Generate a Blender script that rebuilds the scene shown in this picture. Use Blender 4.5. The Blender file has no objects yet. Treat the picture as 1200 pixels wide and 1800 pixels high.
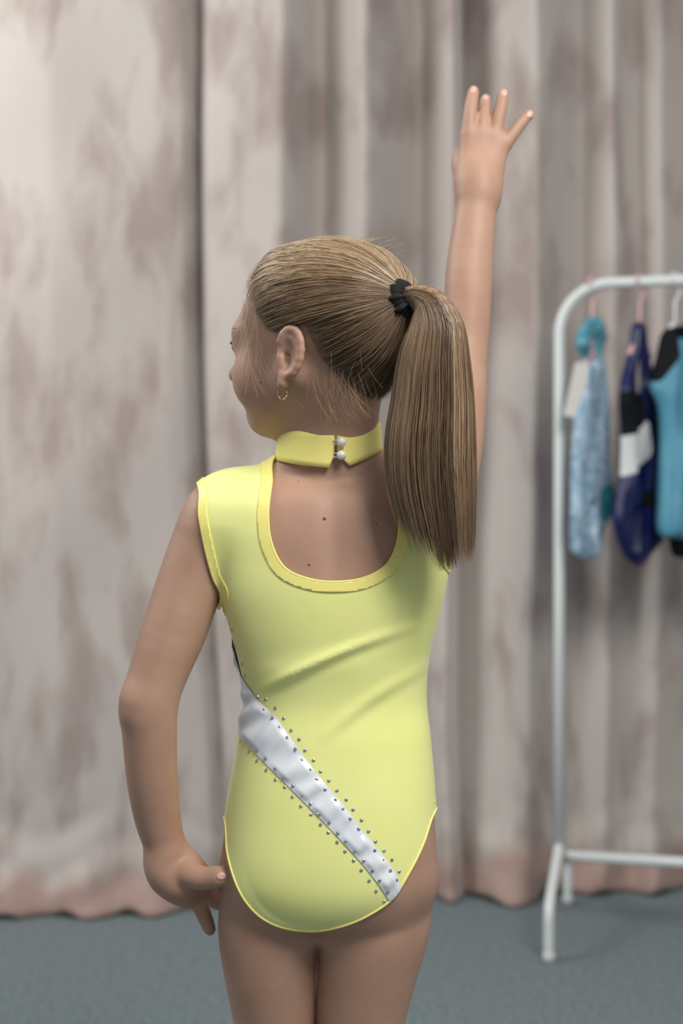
import bpy, bmesh, math, random
import numpy as np
from mathutils import Vector, Matrix
from mathutils.bvhtree import BVHTree

random.seed(7)
rng = np.random.default_rng(7)
scene = bpy.context.scene
COL = scene.collection
F = 2500.0          # 50 mm lens on a 36 mm tall frame, 1800 px
CX, CY, CH = 600.0, 885.0, 1.0

# ---------------------------------------------------------------- camera, light, exposure
cam_d = bpy.data.cameras.new('camera')
cam = bpy.data.objects.new('camera', cam_d); COL.objects.link(cam)
cam.location = (0, 0, CH)
cam.rotation_euler = (math.radians(90 - 0.344), 0, 0)
cam_d.sensor_fit = 'VERTICAL'; cam_d.sensor_height = 36; cam_d.lens = 50
cam_d.clip_start = 0.02
cam_d.dof.use_dof = True; cam_d.dof.focus_distance = 1.50; cam_d.dof.aperture_fstop = 3.2
scene.camera = cam

w = bpy.data.worlds.new('world'); scene.world = w; w.use_nodes = True
w.node_tree.nodes['Background'].inputs[0].default_value = (0.90, 0.93, 1.0, 1)
w.node_tree.nodes['Background'].inputs[1].default_value = 0.30

def area(name, loc, target, size, size_y, power, col):
    d = bpy.data.lights.new(name, 'AREA'); d.shape = 'RECTANGLE'
    d.size = size; d.size_y = size_y; d.energy = power; d.color = col
    o = bpy.data.objects.new(name, d); COL.objects.link(o); o.location = loc
    o.rotation_euler = (Vector(target) - Vector(loc)).to_track_quat('-Z', 'Y').to_euler()
    return o
area('curtain_area_light', (-1.9, 2.1, 2.5), (-0.3, 3.3, 1.35), 1.0, 1.0, 39, (1.0, 0.99, 0.96))  # unseen area light added high on the left, aimed at the curtain
area('subject_area_light', (0.85, 0.25, 2.65), (0.0, 1.6, 1.0), 1.0, 1.0, 56, (1.0, 0.96, 0.90))  # unseen area light added above right of the camera, aimed at the person

vs = scene.view_settings
vs.view_transform = 'Standard'; vs.look = 'None'; vs.gamma = 1.0; vs.use_curve_mapping = False
vs.exposure = 0.12

# ---------------------------------------------------------------- small helpers
def W(x, y, Y):
    """photo pixel + distance -> world point"""
    return np.array([(x - CX) * Y / F, Y, CH - (y - CY) * Y / F])
def px(P):
    """world points -> photo pixel; the far half of the body is read as if at mid depth"""
    Y = np.minimum(P[:, 1], 1.575)
    return np.stack([CX + P[:, 0] * F / Y, CY - (P[:, 2] - CH) * F / Y], 1)
def lin(c):
    c = np.array(c, float) / 255.0
    c = np.where(c <= 0.04045, c / 12.92, ((c + 0.055) / 1.055) ** 2.4)
    return (float(c[0]), float(c[1]), float(c[2]), 1.0)
def link(name, me, mat=None, parent=None, smooth=True):
    o = bpy.data.objects.new(name, me); COL.objects.link(o)
    if mat and not me.materials: me.materials.append(mat)
    if parent is not None: o.parent = parent
    if smooth and len(me.polygons):
        me.polygons.foreach_set('use_smooth', np.ones(len(me.polygons), bool))
    return o
def mesh(name, V, Fs):
    me = bpy.data.meshes.new(name)
    V = np.asarray(V, np.float32); Fs = np.asarray(Fs, np.int32)
    n, k = Fs.shape
    me.vertices.add(len(V)); me.vertices.foreach_set('co', V.ravel())
    me.loops.add(n * k); me.loops.foreach_set('vertex_index', Fs.ravel())
    me.polygons.add(n); me.polygons.foreach_set('loop_start', np.arange(0, n * k, k, dtype=np.int32))
    me.update(calc_edges=True); me.validate()
    return me
def empty(name, loc=(0, 0, 0)):
    o = bpy.data.objects.new(name, None); COL.objects.link(o); o.location = loc; o.empty_display_size = 0.05
    return o
def tag(o, label, cat, group=None):
    o['label'] = label; o['category'] = cat
    if group: o['group'] = group
    return o
def attach(o, parent):
    o.parent = parent
    o.matrix_parent_inverse = Matrix.Translation(parent.location).inverted()
    return o
def solidify(o, t, off=-1):
    m = o.modifiers.new('thickness', 'SOLIDIFY'); m.thickness = t; m.offset = off
    return o

def catmull(P, n):
    P = np.asarray(P, float)
    t = np.linspace(0, len(P) - 1, n)
    i = np.clip(t.astype(int), 0, len(P) - 2); u = (t - i)[:, None]
    p0 = P[np.maximum(i - 1, 0)]; p1 = P[i]; p2 = P[i + 1]; p3 = P[np.minimum(i + 2, len(P) - 1)]
    return 0.5 * (2 * p1 + (p2 - p0) * u + (2 * p0 - 5 * p1 + 4 * p2 - p3) * u ** 2 + (3 * p1 - p0 - 3 * p2 + p3) * u ** 3)

def tube(P, R, sides=12, closed=False, caps=True, squash=None, ref=(0, 0, 1)):
    """returns verts, quads of a tube along P"""
    P = np.asarray(P, float); n = len(P)
    R = np.broadcast_to(np.asarray(R, float), (n,))
    T = np.gradient(P, axis=0) if not closed else np.roll(P, -1, 0) - np.roll(P, 1, 0)
    T /= np.linalg.norm(T, axis=1, keepdims=True) + 1e-12
    N = np.zeros_like(P)
    r = np.array(ref, float)
    if abs(T[0] @ r) > 0.95: r = np.array([1.0, 0.2, 0])
    prev = r - T[0] * (T[0] @ r); prev /= np.linalg.norm(prev)
    for i in range(n):
        v = prev - T[i] * (T[i] @ prev); prev = v / (np.linalg.norm(v) + 1e-12); N[i] = prev
    B = np.cross(T, N)
    a = np.linspace(0, 2 * np.pi, sides, endpoint=False)
    sq = 1.0 if squash is None else squash
    V = P[:, None] + R[:, None, None] * (np.cos(a)[None, :, None] * N[:, None] + sq * np.sin(a)[None, :, None] * B[:, None])
    V = V.reshape(-1, 3); Q = []
    m = n if closed else n - 1
    for i in range(m):
        j = (i + 1) % n
        for k in range(sides):
            l = (k + 1) % sides
            Q.append((i * sides + k, j * sides + k, j * sides + l, i * sides + l))
    if caps and not closed:
        for e, i in ((0, 0), (1, n - 1)):
            c = len(V); V = np.vstack([V, P[i]])
            for k in range(sides):
                l = (k + 1) % sides
                Q.append((c, i * sides + l, i * sides + k, c) if e else (c, i * sides + k, i * sides + l, c))
    return V, Q
def polymesh(name, V, Q):
    me = bpy.data.meshes.new(name)
    me.from_pydata([tuple(v) for v in V], [], [tuple(dict.fromkeys(q)) for q in Q]); me.update()
    return me
def tube_obj(name, P, R, mat, parent=None, **k):
    V, Q = tube(P, R, **k)
    return link(name, polymesh(name, V, Q), mat, parent)
def ball_mesh(name, r, seg=16, rings=10, scale=(1, 1, 1)):
    bm = bmesh.new(); bmesh.ops.create_uvsphere(bm, u_segments=seg, v_segments=rings, radius=r)
    for v in bm.verts: v.co = Vector((v.co.x * scale[0], v.co.y * scale[1], v.co.z * scale[2]))
    me = bpy.data.meshes.new(name); bm.to_mesh(me); bm.free()
    return me

# ---------------------------------------------------------------- materials
def mat(name, col, rough=0.6, **k):
    m = bpy.data.materials.new(name); m.use_nodes = True
    b = m.node_tree.nodes['Principled BSDF']
    b.inputs['Base Color'].default_value = lin(col); b.inputs['Roughness'].default_value = rough
    for key, v in k.items(): b.inputs[key.replace('_', ' ')].default_value = v
    return m
def noise_mat(name, c1, c2, scale, rough=0.6, detail=4, lo=0.35, hi=0.65, stretch=(1, 1, 1), bump=0.0, bscale=None, **k):
    m = mat(name, c1, rough, **k); nt = m.node_tree; N = nt.nodes; L = nt.links
    b = N['Principled BSDF']
    tc = N.new('ShaderNodeTexCoord'); mp = N.new('ShaderNodeMapping'); mp.inputs['Scale'].default_value = stretch
    L.new(tc.outputs['Object'], mp.inputs['Vector'])
    n = N.new('ShaderNodeTexNoise'); n.inputs['Scale'].default_value = scale; n.inputs['Detail'].default_value = detail
    L.new(mp.outputs[0], n.inputs['Vector'])
    r = N.new('ShaderNodeValToRGB'); r.color_ramp.elements[0].position = lo; r.color_ramp.elements[1].position = hi
    r.color_ramp.elements[0].color = lin(c1); r.color_ramp.elements[1].color = lin(c2)
    L.new(n.outputs['Fac'], r.inputs[0]); L.new(r.outputs[0], b.inputs['Base Color'])
    if bump:
        n2 = N.new('ShaderNodeTexNoise'); n2.inputs['Scale'].default_value = bscale or scale; n2.inputs['Detail'].default_value = 3
        L.new(tc.outputs['Object'], n2.inputs['Vector'])
        bp = N.new('ShaderNodeBump'); bp.inputs['Strength'].default_value = bump; bp.inputs['Distance'].default_value = 0.002
        L.new(n2.outputs['Fac'], bp.inputs['Height']); L.new(bp.outputs[0], b.inputs['Normal'])
    return m

M_skin = noise_mat('skin', (172, 135, 114), (182, 146, 125), 22, 0.52, lo=0.3, hi=0.7, bump=0.08, bscale=900,
                   Subsurface_Weight=0.12, Subsurface_Scale=0.006, Specular_IOR_Level=0.35)
M_skin.node_tree.nodes['Principled BSDF'].inputs['Subsurface Radius'].default_value = (1.0, 0.35, 0.2)
M_leo = noise_mat('yellow_lycra', (236, 240, 150), (240, 243, 158), 14, 0.42, bump=0.05, bscale=1400, Sheen_Weight=0.15, Specular_IOR_Level=0.35)
M_bind = mat('yellow_binding', (248, 238, 140), 0.40, Specular_IOR_Level=0.4)
M_thread = mat('yellow_thread', (248, 240, 150), 0.5)
M_sash = noise_mat('white_satin', (222, 228, 236), (236, 240, 245), 30, 0.24, Specular_IOR_Level=0.6, Anisotropic=0.5)
M_stone = mat('rhinestone_crystal', (196, 206, 216), 0.06, Metallic=0.9)
M_pearl = mat('pearl', (236, 234, 230), 0.18, Coat_Weight=0.6)
M_black = noise_mat('black_elastic', (14, 14, 16), (26, 26, 28), 300, 0.85, bump=0.4, bscale=500)
M_gold = mat('gold', (214, 178, 120), 0.2, Metallic=1.0)
M_mole = mat('mole', (92, 60, 48), 0.6)
M_nail = mat('nail', (214, 172, 158), 0.3)
M_white_eye = mat('eye_white', (225, 222, 218), 0.15)
M_iris = mat('iris', (58, 62, 66), 0.1)
M_lash = mat('lash', (44, 36, 30), 0.6)
M_brow = mat('brow', (120, 96, 74), 0.7)
M_lip = mat('lip', (186, 128, 118), 0.4)

def hair_mat(name, cols, rough=0.38):
    m = mat(name, cols[0], rough, Specular_IOR_Level=0.55, Anisotropic=0.0)
    N = m.node_tree.nodes; L = m.node_tree.links
    a = N.new('ShaderNodeAttribute'); a.attribute_name = 'tone'
    r = N.new('ShaderNodeValToRGB'); e = r.color_ramp.elements
    e[0].color = lin(cols[0]); e[1].color = lin(cols[-1])
    for i, c in enumerate(cols[1:-1]):
        x = e.new((i + 1) / (len(cols) - 1)); x.color = lin(c)
    L.new(a.outputs['Fac'], r.inputs[0]); L.new(r.outputs[0], N['Principled BSDF'].inputs['Base Color'])
    return m
M_hair = hair_mat('dark_blond_hair', [(88, 69, 54), (136, 110, 86), (176, 150, 118), (214, 192, 160)])

# ================================================================ THE SETTING
# floor: grey-green carpet
def plane(name, x0, x1, y0, y1, z, m):
    me = polymesh(name, [(x0, y0, z), (x1, y0, z), (x1, y1, z), (x0, y1, z), (x0, y0, z - .05), (x1, y0, z - .05), (x1, y1, z - .05), (x0, y1, z - .05)],
                  [(0, 1, 2, 3), (7, 6, 5, 4), (0, 4, 5, 1), (1, 5, 6, 2), (2, 6, 7, 3), (3, 7, 4, 0)])
    return link(name, me, m, None, False)
M_carpet = noise_mat('grey_carpet', (84, 98, 102), (128, 142, 146), 90, 0.95, detail=6, lo=0.3, hi=0.7, bump=0.9, bscale=420, Sheen_Weight=0.1)
fl = plane('floor', -3.0, 3.0, -1.5, 4.3, 0.0, M_carpet); fl['kind'] = 'structure'
M_wall = noise_mat('painted_wall', (190, 186, 182), (198, 194, 190), 3, 0.85)
wb = link('wall_back', polymesh('wall_back', [(-3, 4.2, 0), (3, 4.2, 0), (3, 4.2, 2.8), (-3, 4.2, 2.8), (-3, 4.3, 0), (3, 4.3, 0), (3, 4.3, 2.8), (-3, 4.3, 2.8)],
          [(0, 1, 2, 3), (7, 6, 5, 4), (0, 4, 5, 1), (1, 5, 6, 2), (2, 6, 7, 3), (3, 7, 4, 0)]), M_wall, None, False); wb['kind'] = 'structure'

# velvet curtains
def velvet():
    m = mat('dusty_pink_velvet', (190, 180, 176), 0.72, Sheen_Weight=0.45, Sheen_Roughness=0.45, Specular_IOR_Level=0.3)
    nt = m.node_tree; N = nt.nodes; L = nt.links; b = N['Principled BSDF']
    tc = N.new('ShaderNodeTexCoord')
    def nz(scale, st, det, dist=0.0):
        mp = N.new('ShaderNodeMapping'); mp.inputs['Scale'].default_value = st; L.new(tc.outputs['Object'], mp.inputs['Vector'])
        n = N.new('ShaderNodeTexNoise'); n.inputs['Scale'].default_value = scale; n.inputs['Detail'].default_value = det
        n.inputs['Distortion'].default_value = dist
        L.new(mp.outputs[0], n.inputs['Vector']); return n
    def ramp(src, lo, hi, c0, c1):
        r = N.new('ShaderNodeValToRGB'); e = r.color_ramp.elements
        e[0].position = lo; e[1].position = hi; e[0].color = c0; e[1].color = c1
        L.new(src, r.inputs[0]); return r
    n1 = nz(10.5, (1, 0.2, 0.36), 6, 0.25)      # rubbed pile: patches longer than wide
    n2 = nz(1.1, (1, 0.2, 0.8), 2)
    n3 = nz(70, (1, 1, 0.25), 3)
    mask = ramp(n1.outputs['Fac'], 0.49, 0.66, (0, 0, 0, 1), (1, 1, 1, 1))
    tone = ramp(n2.outputs['Fac'], 0.35, 0.65, lin((184, 175, 169)), lin((198, 190, 183)))
    mix = N.new('ShaderNodeMix'); mix.data_type = 'RGBA'
    mul = N.new('ShaderNodeMath'); mul.operation = 'MULTIPLY'; mul.inputs[1].default_value = 0.62
    L.new(mask.outputs[0], mul.inputs[0]); L.new(mul.outputs[0], mix.inputs[0])
    L.new(tone.outputs[0], mix.inputs[6]); mix.inputs[7].default_value = lin((146, 124, 118))
    # rosy bottom strip: light on pile at another angle, painted as colour, uneven edge
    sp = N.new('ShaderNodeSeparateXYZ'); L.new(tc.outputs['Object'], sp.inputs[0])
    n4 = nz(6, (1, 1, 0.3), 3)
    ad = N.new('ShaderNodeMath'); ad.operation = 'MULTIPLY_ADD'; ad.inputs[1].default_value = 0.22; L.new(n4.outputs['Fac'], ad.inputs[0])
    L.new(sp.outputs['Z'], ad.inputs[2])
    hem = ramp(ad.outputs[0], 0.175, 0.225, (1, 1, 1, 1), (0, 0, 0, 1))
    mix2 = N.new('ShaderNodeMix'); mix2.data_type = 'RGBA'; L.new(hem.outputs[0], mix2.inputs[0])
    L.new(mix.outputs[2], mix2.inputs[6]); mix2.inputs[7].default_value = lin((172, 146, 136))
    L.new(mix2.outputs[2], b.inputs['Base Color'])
    bp = N.new('ShaderNodeBump'); bp.inputs['Strength'].default_value = 0.25; bp.inputs['Distance'].default_value = 0.004
    L.new(n3.outputs['Fac'], bp.inputs['Height']); L.new(bp.outputs[0], b.inputs['Normal'])
    return m
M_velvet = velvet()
FOLD_L = [(-700, 4), (-600, -4), (-500, 4), (-380, -3), (-260, 3), (-120, -2), (0, 0), (100, -2), (200, -1.5), (300, -1), (332, 0), (347, 8), (358, -0.5), (400, -2), (500, -4.5), (520, -2), (545, 5),
          (570, 6), (600, 2), (635, -4), (655, -3), (700, 3), (740, 6.5), (758, 5), (785, -1), (800, -3), (812, 1), (818, 8), (835, 10)]
FOLD_R = [(800, 13), (815, 11), (835, 7), (870, 2), (910, -1), (945, -4.5), (965, -2.5), (1005, 2), (1040, 4.5), (1065, 1.5), (1090, -2), (1115, 1.5), (1150, 3), (1175, -2), (1205, 0), (1260, 4),
          (1320, -3), (1390, 4), (1470, -3), (1560, 4), (1650, -3), (1740, 3), (1840, -3), (1930, 4), (2030, -3), (2130, 3), (2240, -3), (2350, 4), (2450, -2), (2600, 3)]
def curtain(name, ctrl, label):
    c = np.array(ctrl, float)
    nx, nz = int((c[-1, 0] - c[0, 0]) / 3.4), 170
    xs = np.linspace(c[0, 0], c[-1, 0], nx); zs = np.linspace(0.004, 2.62, nz)
    X, Z = np.meshgrid(xs, zs, indexing='ij')
    down = np.clip(1 - Z / 2.3, 0, 1)
    sh = 42 * down ** 2 * np.exp(-((X - 365) / 70) ** 2) + 14 * np.sin(Z * 2.1 + X * 0.004) * down
    dep = np.interp((X - sh).ravel(), c[:, 0], c[:, 1]).reshape(X.shape)
    ker = np.hanning(13) ** 1.5; ker /= ker.sum()
    dep = np.apply_along_axis(lambda v: np.convolve(np.pad(v, 6, 'edge'), ker, 'valid'), 0, dep)
    amp = 0.55 + 0.45 * np.clip(Z / 1.5, 0, 1)
    dep = dep * 0.0170 * amp
    dep += 0.006 * np.sin(Z * 5 + X * 0.02) + 0.004 * np.sin(Z * 11 - X * 0.013 + 1.3)
    # the hem puddles forward on the carpet
    k = np.clip((0.24 - Z) / 0.24, 0, 1) ** 1.6
    bul = 0.02 + 0.085 * np.exp(-((X - 880) / 55) ** 2) + 0.04 * np.exp(-((X - 240) / 130) ** 2) + 0.05 * np.exp(-((X + 20) / 170) ** 2) + 0.02 * np.sin(X * 0.05) + 0.03 * np.exp(-((X - 1060) / 60) ** 2)
    dep -= k * bul
    dep += 0.006 * np.clip((0.3 - Z) / 0.3, 0, 1) * np.sin(Z * 60 + 3 * np.sin(X * 0.02))
    XW = (X - CX) * 3.52 / F
    Yw = 3.575 + 0.12 * XW + dep
    V = np.stack([XW, Yw, Z + 0.012 * k * np.maximum(0, np.sin(X * 0.06))], -1).reshape(-1, 3)
    i = np.arange(nx - 1)[:, None] * nz + np.arange(nz - 1)[None]
    Q = np.stack([i, i + nz, i + nz + 1, i + 1], -1).reshape(-1, 4)
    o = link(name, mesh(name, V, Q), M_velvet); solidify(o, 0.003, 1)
    return tag(o, label, 'curtain')
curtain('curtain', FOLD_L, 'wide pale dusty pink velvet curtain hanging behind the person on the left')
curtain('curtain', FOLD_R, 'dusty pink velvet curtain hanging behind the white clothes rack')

# ================================================================ CLOTHES RACK
M_rack = mat('white_metal', (222, 228, 226), 0.35, Specular_IOR_Level=0.5)
M_foot = mat('white_plastic', (205, 208, 206), 0.5)
BD = np.array([0.970, -0.243, 0.0]); SD = np.array([0.243, 0.970, 0.0])   # along the rail / front to back
A0 = np.array([0.508, 3.32, 0.0]); RL = 0.99
rack = empty('clothes_rack', tuple(A0 + BD * RL / 2)); tag(rack, 'white metal clothes rail with bent top corners on splayed feet', 'clothes rack')
def U(s, d, z): return A0 + BD * s + SD * d + np.array([0, 0, z])
arc = lambda c, r, a0, a1, n: [(c[0] + r * math.cos(a), c[1] + r * math.sin(a)) for a in np.linspace(a0, a1, n)]
top = [U(0, 0, 0.17), U(0, 0, 0.8)] + [U(s, 0, z) for s, z in arc((0.115, 1.395), 0.115, math.pi, math.pi / 2, 10)]
top += [U(RL / 2, 0, 1.51)] + [U(s, 0, z) for s, z in arc((RL - 0.115, 1.395), 0.115, math.pi / 2, 0, 10)] + [U(RL, 0, 0.8), U(RL, 0, 0.17)]
V, Q = tube(top, 0.0125, 16); attach(link('rail_frame', polymesh('rail_frame', V, Q), M_rack), rack)
V, Q = tube([U(0, 0, 0.178), U(RL, 0, 0.178)], 0.0125, 16); attach(link('lower_rail', polymesh('lower_rail', V, Q), M_rack), rack)
for s in (0, RL):
    for e in (-1, 1):
        pts = catmull([U(s, 0, 0.20), U(s, e * 0.03, 0.185), U(s, e * 0.12, 0.155), U(s, e * 0.2, 0.13), U(s, e * 0.228, 0.105), U(s, e * 0.23, 0.06), U(s, e * 0.23, 0.012)], 30)
        V, Q = tube(pts, 0.0115, 14); f = attach(link('foot', polymesh('foot', V, Q), M_rack), rack)
        V, Q = tube([U(s, e * 0.23, 0.0), U(s, e * 0.23, 0.02)], 0.0135, 14); link('foot_cap', polymesh('foot_cap', V, Q), M_foot, f)

# ================================================================ implicit surface tools
def surface_nets(D, xs, ys, zs):
    s = (D < 0)
    c = np.zeros(tuple(np.array(D.shape) - 1), np.uint8)
    for a in (0, 1):
        for b in (0, 1):
            for d in (0, 1):
                c += s[a:s.shape[0] - 1 + a, b:s.shape[1] - 1 + b, d:s.shape[2] - 1 + d]
    act = (c > 0) & (c < 8)
    idx = np.argwhere(act)
    vid = np.full(c.shape, -1, np.int32); vid[act] = np.arange(len(idx))
    cor = {}
    for a in (0, 1):
        for b in (0, 1):
            for d in (0, 1):
                cor[a, b, d] = D[idx[:, 0] + a, idx[:, 1] + b, idx[:, 2] + d].astype(np.float64)
    acc = np.zeros((len(idx), 3)); cnt = np.zeros(len(idx))
    for ax in range(3):
        for u in (0, 1):
            for v in (0, 1):
                k0 = [u, v]; k0.insert(ax, 0); k1 = [u, v]; k1.insert(ax, 1)
                d0 = cor[tuple(k0)]; d1 = cor[tuple(k1)]
                m = (d0 < 0) != (d1 < 0)
                t = d0[m] / (d0[m] - d1[m])
                p = np.tile(np.array(k0, float), (m.sum(), 1)); p[:, ax] = t
                acc[m] += p; cnt[m] += 1
    loc = acc / cnt[:, None]
    V = np.zeros((len(idx), 3))
    for ax, g in enumerate((xs, ys, zs)):
        i = idx[:, ax]; V[:, ax] = g[i] + loc[:, ax] * (g[i + 1] - g[i])
    Q = []
    n = s.shape
    for ax in range(3):
        sl0 = [slice(1, n[k] - 1) for k in range(3)]; sl1 = list(sl0)
        sl0[ax] = slice(0, n[ax] - 1); sl1[ax] = slice(1, n[ax])
        a = s[tuple(sl0)]; b = s[tuple(sl1)]
        off = np.array([1, 1, 1]); off[ax] = 0
        for sign in (0, 1):
            e = np.argwhere((a & ~b) if sign == 0 else (~a & b)) + off
            o1, o2 = [(1, 2), (2, 0), (0, 1)][ax]
            d1 = np.zeros(3, int); d1[o1] = 1; d2 = np.zeros(3, int); d2[o2] = 1
            q = [e - d1 - d2, e - d2, e, e - d1]
            q = np.stack([vid[k[:, 0], k[:, 1], k[:, 2]] for k in q], 1)
            Q.append(q if sign == 0 else q[:, ::-1])
    return V, np.concatenate(Q)

def tris(Q): return np.concatenate([Q[:, [0, 1, 2]], Q[:, [0, 2, 3]]])
def clip(V, T, f):
    """keep f < 0, cutting triangles exactly on f = 0"""
    f = np.where(np.abs(f) < 1e-9, 1e-9, f)
    ins = f[T] < 0; c = ins.sum(1)
    newV = [V]; cache_n = len(V)
    out = [T[c == 3]]
    def cutpts(a, b):
        nonlocal cache_n
        lo = np.minimum(a, b); hi = np.maximum(a, b)
        key = lo.astype(np.int64) * len(V) + hi
        return key
    K1 = T[c == 1]; K2 = T[c == 2]
    I1 = ins[c == 1]; I2 = ins[c == 2]
    r1 = np.argmax(I1, 1); r2 = np.argmax(~I2, 1)
    rot = lambda K, r: np.stack([K[np.arange(len(K)), (r + i) % 3] for i in range(3)], 1)
    K1 = rot(K1, r1); K2 = rot(K2, r2)
    keys = np.concatenate([cutpts(K1[:, 0], K1[:, 1]), cutpts(K1[:, 0], K1[:, 2]), cutpts(K2[:, 0], K2[:, 1]), cutpts(K2[:, 0], K2[:, 2])])
    if len(keys) == 0:
        A, B = V, out[0]
    else:
        uq, inv = np.unique(keys, return_inverse=True)
        lo = uq // len(V); hi = uq % len(V)
        t = f[lo] / (f[lo] - f[hi])
        P = V[lo] + (V[hi] - V[lo]) * t[:, None]
        inv = inv.ravel() + len(V)
        n1, n2 = len(K1), len(K2)
        a = inv[:n1]; b = inv[n1:2 * n1]; c2 = inv[2 * n1:2 * n1 + n2]; d2 = inv[2 * n1 + n2:]
        out.append(np.stack([K1[:, 0], a, b], 1))
        out.append(np.stack([c2, K2[:, 1], K2[:, 2]], 1)); out.append(np.stack([c2, K2[:, 2], d2], 1))
        A = np.concatenate([V, P]); B = np.concatenate(out)
    u, inv = np.unique(B.ravel(), return_inverse=True)
    return A[u], inv.reshape(-1, 3)
def largest(V, T):
    lab = np.arange(len(V))
    while True:
        m = lab[T].min(1); new = lab.copy()
        for k in range(3): np.minimum.at(new, T[:, k], m)
        new = new[new]
        if (new == lab).all(): break
        lab = new
    tl = lab[T[:, 0]]; u, c = np.unique(tl, return_counts=True); T = T[tl == u[c.argmax()]]
    u, inv = np.unique(T.ravel(), return_inverse=True)
    return V[u], inv.reshape(-1, 3)
def boundary_loops(T):
    e = np.concatenate([T[:, [0, 1]], T[:, [1, 2]], T[:, [2, 0]]])
    k = np.sort(e, 1); key = k[:, 0].astype(np.int64) * (T.max() + 1) + k[:, 1]
    u, first, cnt = np.unique(key, return_index=True, return_counts=True)
    be = e[first[cnt == 1]]
    nxt = {int(a): int(b) for a, b in be}
    loops = []
    while nxt:
        s, cur = nxt.popitem(); lp = [s]
        while cur in nxt:
            lp.append(cur); cur = nxt.pop(cur)
        loops.append(lp)
    return loops
def poly_sd(P, poly):
    """signed distance in 2D, negative inside"""
    poly = np.asarray(poly, float); d = np.full(len(P), 1e18); ins = np.zeros(len(P), bool)
    n = len(poly)
    for i in range(n):
        a = poly[i]; b = poly[(i + 1) % n]; e = b - a; q = P - a
        t = np.clip((q @ e) / (e @ e + 1e-12), 0, 1)
        d = np.minimum(d, ((q - t[:, None] * e) ** 2).sum(1))
        cond = ((a[1] > P[:, 1]) != (b[1] > P[:, 1]))
        if abs(e[1]) > 1e-12:
            ins ^= cond & (P[:, 0] < e[0] * (P[:, 1] - a[1]) / e[1] + a[0])
    d = np.sqrt(d)
    return np.where(ins, -d, d)
def smin(a, b, k):
    h = np.maximum(k - np.abs(a - b), 0) / k
    return np.minimum(a, b) - h * h * k * 0.25

class Field:
    def __init__(s, xs, ys, zs):
        s.xs, s.ys, s.zs = xs, ys, zs
        s.D = np.full((len(xs), len(ys), len(zs)), 0.06, np.float32)
    def sub(s, lo, hi):
        r = []
        for g, a, b in zip((s.xs, s.ys, s.zs), lo, hi):
            i = np.searchsorted(g, a); j = np.searchsorted(g, b); r.append(slice(max(i - 1, 0), min(j + 1, len(g))))
        return tuple(r)
    def pts(s, r):
        return s.xs[r[0]][:, None, None].astype(np.float32), s.ys[r[1]][None, :, None].astype(np.float32), s.zs[r[2]][None, None, :].astype(np.float32)
    def blend(s, r, d, k): s.D[r] = smin(s.D[r], d.astype(np.float32), k)
    def cone(s, a, b, ra, rb, k):
        a = np.asarray(a, float); b = np.asarray(b, float); m = max(ra, rb) + k + 0.012
        r = s.sub(np.minimum(a, b) - m, np.maximum(a, b) + m)
        if any(q.stop - q.start < 2 for q in r): return
        x, y, z = s.pts(r); e = b - a; L = e @ e + 1e-12
        t = np.clip(((x - a[0]) * e[0] + (y - a[1]) * e[1] + (z - a[2]) * e[2]) / L, 0, 1)
        d = np.sqrt((x - a[0] - t * e[0]) ** 2 + (y - a[1] - t * e[1]) ** 2 + (z - a[2] - t * e[2]) ** 2) - (ra + (rb - ra) * t)
        s.blend(r, d, k)
    def limb(s, pts, k=0.006, n=None):
        P = catmull(pts, n or 4 * (len(pts) - 1) + 1)
        for i in range(len(P) - 1): s.cone(P[i, :3], P[i + 1, :3], P[i, 3], P[i + 1, 3], k)
    def ell(s, c, axes, rad, k, sign=1):
        """ellipsoid; axes = rows of a rotation; sign -1 carves"""
        c = np.asarray(c, float); m = max(rad) + k + 0.012
        r = s.sub(c - m, c + m); x, y, z = s.pts(r); x = x - c[0]; y = y - c[1]; z = z - c[2]
        k1 = 0; k2 = 0
        for ax, q in zip(axes, rad):
            v = x * ax[0] + y * ax[1] + z * ax[2]; k1 = k1 + (v / q) ** 2; k2 = k2 + (v / (q * q)) ** 2
        k1 = np.sqrt(k1); d = k1 * (k1 - 1) / (np.sqrt(k2) + 1e-9)
        if sign > 0: s.blend(r, d, k)
        else: s.D[r] = -smin(-s.D[r], d.astype(np.float32), k)
EYE3 = np.eye(3)

# ================================================================ THE PERSON
SX = 0.000628   # metres per photo pixel at the person's distance
def mkgrid(lo, hi, steps):
    return np.arange(lo, hi, steps)
xs = mkgrid(-0.275, 0.262, 0.0022); ys = mkgrid(1.40, 1.86, 0.0024)
zs = np.concatenate([mkgrid(-0.012, 0.40, 0.006), mkgrid(0.40, 1.06, 0.0026), mkgrid(1.06, 1.30, 0.0019), mkgrid(1.30, 1.56, 0.0024)])

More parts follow.
